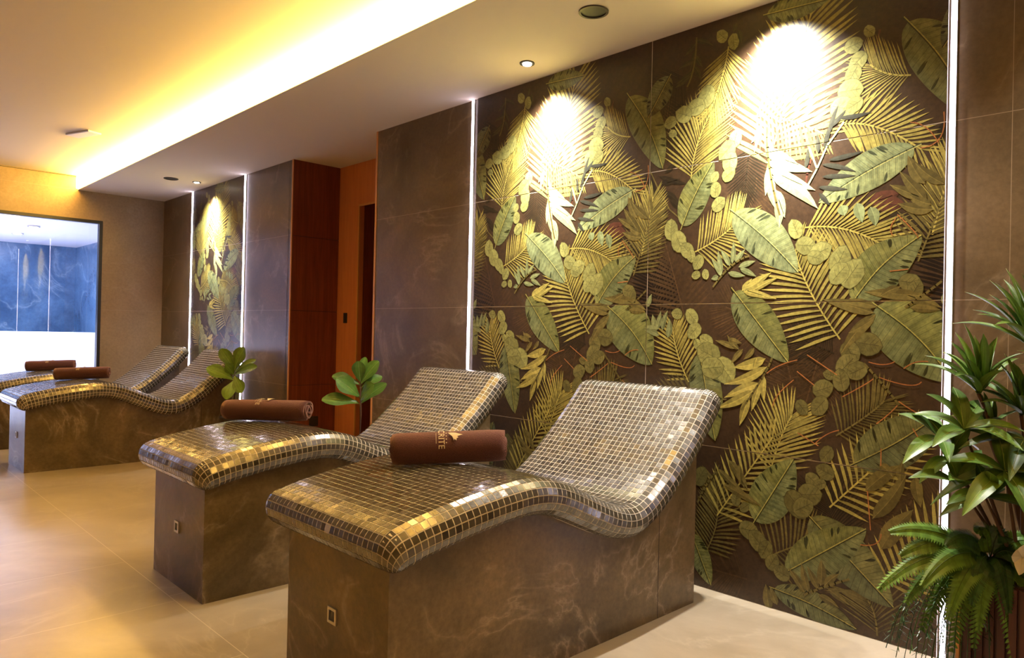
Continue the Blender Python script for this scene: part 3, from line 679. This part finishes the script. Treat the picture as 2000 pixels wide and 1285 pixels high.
def shell():
    q = MB(); PT = .0235; rnd = random.Random(11)
    D = math.pi*RC*.985
    # grout body, fine grid
    na = 34; ext = 14
    As = [-A0-D+D*i/ext for i in range(ext)]+[-A0+2*A0*i/8 for i in range(9)]+[A0+D*(i+1)/ext for i in range(ext)]
    ns = 110
    Ss = [-D+D*i/ext for i in range(ext)]+[LT*i/ns for i in range(ns+1)]+[LT+D*(i+1)/ext for i in range(ext)]
    def cl(a, s):       # keep corner sheet inside the fold limit
        ex = max(0, abs(a)-A0); es = max(0, -s, s-LT); d = math.hypot(ex, es)
        if d > D:
            k = D/d; a = math.copysign(A0+ex*k, a) if ex > 0 else a
            s = (-es*k if s < 0 else LT+es*k) if es > 0 else s
        return a, s
    vs = [fold(*cl(a, s)) for s in Ss for a in As]; W_ = len(As)
    q.add(vs, [(i*W_+j, i*W_+j+1, (i+1)*W_+j+1, (i+1)*W_+j) for i in range(len(Ss)-1) for j in range(W_-1)], 1, (.5, .45, .38), True)
    # underside closing sheet
    us = []
    for s in Ss[ext:-ext]:
        p, t, n = frame(s); z = p-n*2*RC*.995
        us += [(-A0-.001, z.x, z.y), (A0+.001, z.x, z.y)]
    q.add(us, [(2*i, 2*i+2, 2*i+3, 2*i+1) for i in range(len(us)//2-1)], 1, (.5, .45, .38))
    # tiles
    nA = int((A0+D)/PT)+1; nS0 = int(D/PT)+1; nS1 = int((LT+D)/PT)+1; g = .0017
    TC = [(.11, .098, .082), (.09, .078, .064), (.14, .125, .105), (.065, .054, .045), (.17, .155, .135), (.10, .088, .074)]
    for i in range(-nA, nA):
        for j in range(-nS0, nS1):
            a0, a1 = i*PT+g, (i+1)*PT-g; s0, s1 = j*PT+g, (j+1)*PT-g
            ok = True; sh = []
            for a, s in ((a0, s0), (a1, s0), (a1, s1), (a0, s1)):
                d = math.hypot(max(0, abs(a)-A0), max(0, -s, s-LT))
                if d > D+.006: ok = False
                sh.append(cl(a, s))
            if not ok: continue
            top = [fold(a, s, .0012) for a, s in sh]; bot = [fold(a, s, -.0005) for a, s in sh]
            c = top[0]+top[1]+top[2]+top[3]; c /= 4
            nrm = (top[1]-top[0]).cross(top[3]-top[0])
            if nrm.length < 1e-9: continue
            nrm.normalize()
            # slight hand-laid tilt of each tile
            tx, ty = rnd.gauss(0, .015), rnd.gauss(0, .015); ea = (top[1]-top[0]).normalized(); eb = nrm.cross(ea)
            top = [p+nrm*((p-c).dot(ea)*tx+(p-c).dot(eb)*ty) for p in top]
            k = rnd.uniform(.85, 1.15); col = TC[min(5, int(abs(rnd.gauss(0, 1.6))))]
            if rnd.random() < .002: col = (.6, .56, .52)
            col = shade(col, k)
            q.add(top+bot, [(0, 1, 2, 3), (0, 4, 5, 1), (1, 5, 6, 2), (2, 6, 7, 3), (3, 7, 4, 0)], 0, col)
    return q
SH = shell()
def base_mesh():
    q = MB(); ys = [-1.65+1.46*i/60 for i in range(61)]
    bot = offset_curve(-TH+.012)
    def zt(y):
        for a, b in zip(bot, bot[1:]):
            if a.x <= y <= b.x: return a.y+(b.y-a.y)*(y-a.x)/(b.x-a.x)
        return bot[0].y if y < bot[0].x else bot[-1].y
    hw = .272; vs = []
    for y in ys: z = min(zt(y), .70); vs += [(-hw, y, 0), (hw, y, 0), (hw, y, z), (-hw, y, z)]
    n = len(ys); fs = []
    for i in range(n-1):
        a, b = i*4, i*4+4
        fs += [(a+1, b+1, b+2, a+2), (b, a, a+3, b+3), (a+2, b+2, b+3, a+3), (a, b, b+1, a+1)]
    fs += [(0, 1, 2, 3), (4*n-3, 4*n-4, 4*n-1, 4*n-2)]
    q.add(vs, fs); return q
def lounger():
    r = empty('mosaic_lounger', (0, 0, 0))
    base_mesh().build('stone_base', MT['base'], r)
    # stone edge joints of the side panels
    a = MB()
    a.box((.2712, -.44, .002), (.2726, -.437, .42))
    a.build('panel_joint', MT['pot'], r)
    SH.build('mosaic_shell', [MT['tile'], MT['grout']], r)
    s = MB(); s.box((-.023, -.006, -.023), (.023, 0, -.015)); s.box((-.023, -.006, .015), (.023, 0, .023)); s.box((-.023, -.006, -.015), (-.015, 0, .015)); s.box((.015, -.006, -.015), (.023, 0, .015))
    k = s.build('control_panel', MT['steel'], r, (0, -1.65, .24))
    s = MB(); s.box((-.015, -.003, -.015), (.015, 0, .015)); s.build('button', MT['sensor'], k)
    return r
LX = [.112, -1.112, -4.325, -5.545]
LL = ['nearest mosaic-tiled stone lounger, largest in the foreground, in front of the large mural',
      'second nearest mosaic-tiled stone lounger, just left of the foreground one',
      'right-hand of the two distant mosaic loungers, its long dark side facing the timber recess',
      'left-hand of the two distant mosaic loungers, next to the glass wall, partly hidden']
LO = []
l0 = lounger()
for i, x in enumerate(LX):
    o = l0 if i == 0 else copy_tree(l0)
    o.location = (x, 0, 0); tag(o, LL[i], 'lounger', 'mosaic heated loungers'); LO.append(o)
# ------------------------------------------------------------------ rolled towels
def towel_body(L, R):
    """a strip rolled up as a spiral, with thickness; axis = local X"""
    q = MB(); turns = 3.6; T = R/turns*.93; nseg = 110; nx = 18; rnd = random.Random(int(R*1e5))
    def P(k, off):
        a = 2*math.pi*turns*k/nseg; r = .006+(R-.006-T*.5)*(k/nseg)**.92+off
        return r*math.cos(a+.6), r*math.sin(a+.6)
    vs = []
    for ix in range(nx+1):
        u = ix/nx; x = -L/2+L*u
        e = min(u, 1-u)*nx; pinch = 1-.06*max(0, 1-e/1.2)
        for k in range(nseg+1):
            jit = .0035*math.sin(k*.35) if ix in (0, nx) else 0
            for off in (T*.46, -T*.46):
                y, z = P(k, off); wob = 1+.012*noise.noise(Vector((x*9, k*.11, 1)))
                vs.append((x+jit+(.006*(1 if ix == nx else -1 if ix == 0 else 0))*(1-k/nseg), y*pinch*wob, z*pinch*wob*.96))
    st = (nseg+1)*2
    for ix in range(nx):
        for k in range(nseg):
            a = ix*st+k*2; b = a+st
            q.f += [(a, b, b+2, a+2), (a+1, a+3, b+3, b+1)]
        a = ix*st+nseg*2; b = a+st; q.f.append((a, b, b+1, a+1))
    for ix, sg in ((0, 1), (nx, -1)):
        for k in range(nseg):
            a = ix*st+k*2; q.f.append((a, a+2, a+3, a+1) if sg > 0 else (a, a+1, a+3, a+2))
    q.v = vs; q.mi = [0]*len(q.f); q.cl = [None]*len(q.f); q.sm = [True]*len(q.f); return q
def wrap_text(body, size):
    cu = bpy.data.curves.new('t', 'FONT'); cu.body = body; cu.size = size; cu.align_x = 'CENTER'; cu.extrude = .0; cu.resolution_u = 3
    o = bpy.data.objects.new('t', cu); dg = bpy.context.evaluated_depsgraph_get(); me = bpy.data.meshes.new_from_object(o)
    vs = [tuple(v.co) for v in me.vertices]; fs = [tuple(p.vertices) for p in me.polygons]
    bpy.data.objects.remove(o); bpy.data.meshes.remove(me); return vs, fs
def emblem(R, deg=50):
    """embroidery on the roll: word running round the roll, bird-like wing emblem beside it"""
    q = MB(); RR = R*1.0
    def put(vs, fs, x0, ang0):       # local (u,v): u runs round the roll, v along -axis
        bm = bmesh.new(); bv = [bm.verts.new((v[0], v[1], 0)) for v in vs]
        for f in fs:
            try: bm.faces.new([bv[i] for i in f])
            except ValueError: pass
        bmesh.ops.subdivide_edges(bm, edges=bm.edges[:], cuts=1, use_grid_fill=True)
        bmesh.ops.triangulate(bm, faces=bm.faces[:])
        bm.verts.index_update(); out = []
        for v in bm.verts:
            a = ang0+v.co.x/RR; rr = RR+.0016
            out.append((x0+v.co.y, math.cos(a)*-rr, math.sin(a)*rr*.965))
        q.add(out, [tuple(v.index for v in f.verts) for f in bm.faces]); bm.free()
    top = math.radians(deg)
    vs, fs = wrap_text('CRITE', .029)
    put([(-v[0], v[1]) for v in vs], fs, -.034, top)
    for i in range(4):
        s = .0024; u = -.018+i*.012; put([(u-s, 0), (u, s), (u+s, 0), (u, -s)], [(0, 1, 2, 3)], -.0085, top)
    for i in range(9):
        s = .0011; u = -.018+i*.0045; put([(u-s, -s), (u+s, -s), (u+s, s), (u-s, s)], [(0, 1, 2, 3)], -.0415, top)
    wing = [(.020, 0), (.014, .004), (.004, .013), (-.012, .018), (-.006, .020), (-.012, .026), (-.004, .027), (-.001, .033), (.004, .029), (.008, .040), (.010, .048), (.014, .036), (.019, .024), (.021, .012)]
    wing = [(u, v) for u, v in wing]
    n = len(wing); ce = (.010, .018)
    put([ce]+wing, [(0, i+1, (i+1) % n+1) for i in range(n)], -.002, top)
    return q
def towel(A, B, R, lab, deg=72):
    A = Vector(A); B = Vector(B); L = (B-A).length
    r = empty('rolled_towel', (A+B)/2); d = (B-A).normalized()
    zax = (Vector((0, 0, 1))-d*d.z).normalized(); yax = zax.cross(d)
    r.rotation_euler = Matrix((d, yax, zax)).transposed().to_euler()
    towel_body(L, R).build('towel_roll', MT['towel'], r)
    emblem(R, deg).build('embroidered_emblem', MT['thread'], r)
    return tag(r, lab, 'towel', 'rolled brown towels on the loungers')
towel((-.04, -1.355, .668), (.185, -1.06, .684), .058, 'rolled brown towel with pale lettering and bird emblem on the nearest lounger', 40)
towel((-1.455, -1.315, .667), (-1.10, -1.085, .680), .053, 'rolled brown towel on the second nearest lounger, its coiled end towards the red wood')
towel((-4.53, -1.375, .662), (-4.37, -1.04, .676), .052, 'rolled brown towel on the right-hand distant lounger, overlapping the one behind')
towel((-5.75, -1.345, .662), (-5.62, -.99, .676), .052, 'rolled brown towel on the farthest lounger, in front of the white low wall')
# ------------------------------------------------------------------ plants
def leaf(q, base, d, up_, L, W_, shape, col, droop=.2, K=8, cup=.15, wave=0, mi=0):
    """curved leaf blade with midrib crease"""
    base = Vector(base); d = Vector(d).normalized(); up_ = Vector(up_); s_ = d.cross(up_)
    s_ = s_.normalized() if s_.length > 1e-3 else Vector((1, 0, 0)); n = s_.cross(d).normalized()
    vs = []; ph = random.uniform(0, 6)
    for i in range(K+1):
        t = i/K; c = base+d*L*(t-.10*droop*t*t)-Vector((0, 0, 1))*L*droop*t*t*.6+n*L*.04*math.sin(math.pi*t)
        wv = W_*shape(t)
        for j, k in ((-1, 1), (-.5, .5), (0, 0), (.5, .5), (1, 1)):
            vs.append(c+s_*wv*j+n*(abs(j)*wv*cup*2+wave*wv*math.sin(t*9+ph+j)*abs(j)))
    fs = []; cols = []
    o = len(q.v); q.v += [tuple(v) for v in vs]
    for i in range(K):
        for j in range(4):
            a = i*5+j; q.f.append((o+a, o+a+1, o+a+6, o+a+5)); q.mi.append(mi); q.sm.append(True)
            k = (.82, 1.1, 1.0, .8)[j]; q.cl.append(shade(col, k))
    # midrib
    q.tube([Vector(vs[i*5+2])+n*.0004 for i in range(K+1)], [W_*.035*(1-i/K)+.0003 for i in range(K+1)], 4, mi, shade(mixc(col, (.5, .55, .2), .5), 1.1))
def sh_fiddle(t): return max(.02, math.sin(math.pi*(t**1.35*.94+.03))**.7*(.72+.42*t))
def sh_lance(t): return max(.01, math.sin(math.pi*(t**.85*.97+.02))**.9)
def sh_strap(t): return max(.01, (min(1, t*5+.35))*(1-t**3.0)**.8)
G1 = (.09, .20, .03); G2 = (.13, .27, .05); G3 = (.035, .10, .03); G4 = (.25, .38, .07)
def fiddle(name, x, y, pot_h, spec, lab, col):
    r = empty(name, (x, y, 0))
    a = MB(); a.cyl((0, 0), .075, 0, pot_h, 28, 0, .10); a.ring((0, 0), .085, .105, pot_h-.02, pot_h, 28); p = a.build('pot', MT['pot'], r)
    ztop = max(s[0] for s in spec)
    a = MB(); a.tube([(0, 0, pot_h-.03), (.006, .004, (pot_h+ztop)/2), (-.004, 0, ztop)], [.007, .006, .003], 7); a.build('stem', MT['stem'], r)
    a = MB()
    for z, dx, dz, dy, L, W_ in spec:
        L *= 1.13; W_ *= 1.1
        # dx: towards image right, dz up, dy towards the camera
        R_ = r2.copy(); R_.z = 0; F_ = -fw.copy(); F_.z = 0
        d = R_*dx+Vector((0, 0, dz))+F_*dy
        a.tube([(0, 0, z-.01), Vector((0, 0, z))+d.normalized()*.012], .002, 4, 0, (.12, .12, .03))
        upv = Vector((0, 0, 1))*.6+F_*.8
        leaf(a, Vector((0, 0, z))+d.normalized()*.01, d, upv, L, W_, sh_fiddle, shade(col, random.uniform(.75, 1.25)), .12, 9, .10, .10)
    a.build('foliage', MT['leaf'], r)
    return tag(r, lab, 'plant', None)
# (height, right, up, to camera, length, half width)
fiddle('fiddle_leaf_fig', -1.94, -.28, .30, [
    (0.600, -1, .18, .3, .20, .042), (0.635, -.75, .75, .4, .17, .052), (0.615, .55, .62, .6, .17, .05), (0.595, .85, .75, .1, .19, .036), (0.615, .3, .5, -.4, .12, .035),
    (0.715, -.9, .35, .2, .155, .035), (0.715, .6, .85, .1, .17, .042), (0.725, -.05, 1, .3, .13, .04), (0.755, .15, 1, -.2, .12, .025), (0.695, .7, .45, -.2, .13, .03)],
    'leafy fig plant with broad green leaves in front of the red wood recess', (.12, .26, .04))
fiddle('fiddle_leaf_fig', -3.76, -.30, .34, [
    (0.630, -.95, .55, .3, .20, .052), (0.630, -.1, -.7, .5, .14, .05), (0.670, .95, .42, .3, .20, .04), (0.710, -.5, .95, .2, .18, .045), (0.700, .45, .9, .3, .21, .058),
    (0.670, .35, -.55, .2, .13, .045), (0.670, -.2, .6, .6, .12, .04), (0.690, .9, .7, -.3, .17, .03)],
    'leafy fig plant with broad light green leaves by the right distant lounger', (.18, .32, .045))
# ---- planter with mixed greenery at the right edge
pl = tag(empty('slatted_planter', (1.60, -.30, 0)), 'dark red slatted wooden planter box under the greenery at the right edge', 'planter')
a = MB(); a.box((-.235, -.10, 0), (.26, .22, .40)); a.build('box', MT['wood_dark'], pl)
a = MB(); x = -.222
while x < .25: a.box((x, -.112, 0), (x+.018, -.10, .40)); x += .026
a.build('slats', MT['wood_dark'], pl)
a = MB(); a.box((-.240, -.116, .0), (-.232, -.09, .405)); a.build('corner_trim', MT['wood_trim'], pl)
a = MB(); a.box((-.22, -.09, .395), (.25, .21, .404)); a.build('soil', MT['pot'], pl)
Rv = r2.copy(); Rv.z = 0; Rv.normalize(); Fv = -fw.copy(); Fv.z = 0; Fv.normalize()
def V3(b, r, u, f): return Vector(b)+Rv*r+Vector((0, 0, u))+Fv*f
def tuft(q, c, n, L, W_, tilt, col):
    """rosette of strap leaves fountaining up from c"""
    for i in range(n):
        az = 2.4*i+random.uniform(-.3, .3); k = (i+.5)/n; el = math.radians(86-52*k)+random.uniform(-.1, .1)
        d = Rv*math.cos(az)*math.cos(el)+Fv*math.sin(az)*math.cos(el)+Vector((0, 0, 1))*math.sin(el)+Rv*tilt
        le = L*random.uniform(.8, 1.1)
        leaf(q, c, d, Vector((0, 0, 1))+Fv*.3, le, W_, sh_strap, mixc(shade(col, random.uniform(.6, 1.2)), G4, .5*random.random()), .2+.25*k, 8, .25)
# dracaena
r = tag(empty('dracaena', (1.52, -.30, .40)), 'tallest plant in the planter, with tufts of narrow striped leaves', 'plant')
q = MB(); st = MB()
for c, n, L, W_ in (((1.50, -.31, 1.05), 24, .25, .015), ((1.385, -.34, .915), 24, .22, .016), ((1.48, -.30, .86), 18, .20, .015), ((1.60, -.28, .96), 18, .2, .014), ((1.40, -.30, .80), 12, .15, .013)):
    tuft(q, c, n, L, W_, -.18, G1)
    st.tube([(1.52-1.52+1.52, -.28, .38), ((c[0]+1.52)/2+.01, -.29, (c[2]+.4)/2), c], [.007, .006, .005], 6)
inv = Matrix.Translation((-1.52, .30, -.40))
for m_, nm, mt in ((q, 'foliage', MT['leaf']), (st, 'stem', MT['stem'])):
    m_.v = [tuple(inv @ Vector(v)) for v in m_.v]; m_.build(nm, mt, r)
# broad-leaf plant (umbrella-shaped whorls)
r = tag(empty('umbrella_plant', (1.48, -.33, .40)), 'plant with glossy broad pointed leaves in whorls, middle of the planter', 'plant')
q = MB(); st = MB()
for c, n, L, col, f0 in (((1.365, -.40, .815), 8, .155, G2, 0), ((1.47, -.42, .715), 9, .185, G1, .5), ((1.33, -.40, .73), 7, .14, G2, 1), ((1.50, -.36, .80), 6, .14, G3, .3), ((1.43, -.44, .64), 7, .14, G1, .9), ((1.55, -.36, .70), 7, .15, G1, .2), ((1.30, -.39, .785), 6, .15, G2, .7), ((1.36, -.42, .66), 7, .15, G2, .4)):
    for i in range(n):
        az = f0+2*math.pi*i/n+random.uniform(-.2, .2); el = random.uniform(-.35, 1.2)
        d = Rv*math.cos(az)*math.cos(el)+Fv*math.sin(az)*.7*math.cos(el)+Vector((0, 0, 1))*math.sin(el)
        leaf(q, c, d, Vector((0, 0, 1))+Fv*.5, L*random.uniform(.85, 1.25), L*.155, sh_lance, shade(mixc(col, G4, random.random()*.25), random.uniform(.6, 1.15)), .45, 9, .14, .05)
    st.tube([(1.49, -.30, .38), ((c[0]+1.49)/2, (c[1]-.30)/2-.01, (c[2]+.42)/2), c], [.006, .005, .003], 6)
inv = Matrix.Translation((-1.48, .33, -.40))
for m_, nm, mt in ((q, 'foliage', MT['leaf']), (st, 'stem', MT['stem'])):
    m_.v = [tuple(inv @ Vector(v)) for v in m_.v]; m_.build(nm, mt, r)
def frond(q, pts, L, col, n=26):
    pts = [Vector(p) for p in pts]
    def at(s): return pts[0]*(1-s)**2+pts[1]*2*s*(1-s)+pts[2]*s*s
    q.tube([at(i/10) for i in range(11)], [.0018*(1-i/11)+.0004 for i in range(11)], 4, 0, shade(col, .6))
    for i in range(n):
        s = .12+.88*i/n; a = at(s); t = (at(min(1, s+.02))-at(s-.02)).normalized()
        le = L*(1-s)**.55*(.35+.65*min(1, s*3)) + .004
        side = t.cross(Fv*.7+Vector((0, 0, 1))*.7).normalized()
        for sg in (1, -1):
            d = side*sg*.9+t*.45; e = a+d*le-Vector((0, 0, 1))*le*.15; nn = d.cross(t).normalized()
            c = shade(col, random.uniform(.75, 1.3)); w_ = t*L*.095
            # pinna with toothed outline
            q.add([a-w_, a+(e-a)*.35-w_*1.15+nn*.002, a+(e-a)*.7-w_*.8, e, a+(e-a)*.7+w_*.8, a+(e-a)*.35+w_*1.15+nn*.002, a+w_], [(0, 1, 5, 6), (1, 2, 4, 5), (2, 3, 4)], 0, c)
r = tag(empty('boston_fern', (1.44, -.38, .42)), 'fern with arching feathery fronds spilling left over the planter edge', 'fern')
q = MB(); O_ = (1.43, -.38, .46)
for rr, uu, ff, k in ((-.33, -.08, .04, G2), (-.28, .07, .0, G2), (-.26, .01, .02, G2), (-.25, -.12, .03, G2), (-.14, -.24, .06, G2), (-.20, -.20, .02, G1), (-.08, -.17, .08, G2), (.03, -.30, .07, G2), (.10, -.14, .06, G1), (-.20, -.04, .06, G1), (-.05, .08, .03, G1), (.12, .04, .04, G1), (-.15, .05, .05, G3), (.08, -.22, .02, G1), (-.10, -.10, .08, G3), (.0, -.12, .08, G3), (.06, -.03, .06, G3), (-.24, -.05, .09, G2), (-.17, -.14, .09, G2), (.02, .06, .02, G3), (-.12, .0, .02, G3), (-.06, -.24, .03, G1)):
    tip = V3(O_, rr, uu, ff); mid = V3(O_, rr*.55, uu*.3+.09, ff*.6); frond(q, (O_, mid, tip), .050, shade(k, random.uniform(.8, 1.15)), 30)
inv = Matrix.Translation((-1.44, .38, -.42)); q.v = [tuple(inv @ Vector(v)) for v in q.v]; q.build('foliage', MT['leaf'], r)
# asparagus-like trailing sprays
r = tag(empty('trailing_asparagus_fern', (1.40, -.36, .42)), 'dark needle-leaved plant trailing down over the light line, left of the planter', 'plant')
q = MB(); O_ = (1.41, -.36, .45)
for i in range(30):
    rr = random.uniform(-.27, -.02); uu = random.uniform(-.42, -.16); ff = random.uniform(-.04, .14)
    A_ = Vector(O_); T_ = V3(O_, rr, uu, ff); Mm = V3(O_, rr*.8, .03+random.uniform(-.03, .03), ff*.6)
    def at(s): return A_*(1-s)**2+Mm*2*s*(1-s)+T_*s*s
    c = shade((.02, .075, .022) if random.random() < .6 else (.03, .06, .012), random.uniform(.7, 1.5))
    q.tube([at(k/9) for k in range(10)], .0012, 4, 0, c)
    for k in range(34):
        s = .15+.85*k/34; a0 = at(s); dd = Vector((random.uniform(-1, 1), random.uniform(-1, 1), random.uniform(-.9, .5))).normalized(); le = random.uniform(.014, .032)
        sd = dd.cross(Vector((0, 0, 1))).normalized()*.0011
        q.add([a0-sd, a0+dd*le*.6-sd*1.2, a0+dd*le, a0+dd*le*.6+sd*1.2, a0+sd], [(0, 1, 2, 3, 4)], 0, shade(c, random.uniform(.8, 1.4)))
inv = Matrix.Translation((-1.40, .36, -.42)); q.v = [tuple(inv @ Vector(v)) for v in q.v]; q.build('foliage', MT['leaf'], r)
# white bloom at the frame's edge
r = tag(empty('white_flower', (1.515, -.44, .50)), 'white flower at the very right edge above the planter', 'flower')
q = MB()
for i in range(5):
    az = 2*math.pi*i/5+.4; d = Rv*math.cos(az)+Vector((0, 0, 1))*math.sin(az)+Fv*.5
    leaf(q, (0, 0, 0), d, Fv, .05, .019, sh_lance, (.8, .8, .8), .1, 6, -.1)
q.cl = [None]*len(q.cl); q.build('petals', MT['petal'], r)
q = MB(); q.tube([(0, 0, 0), (.01, .05, -.05), (.02, .10, -.10)], .002, 5); q.build('stem', MT['stem'], r)
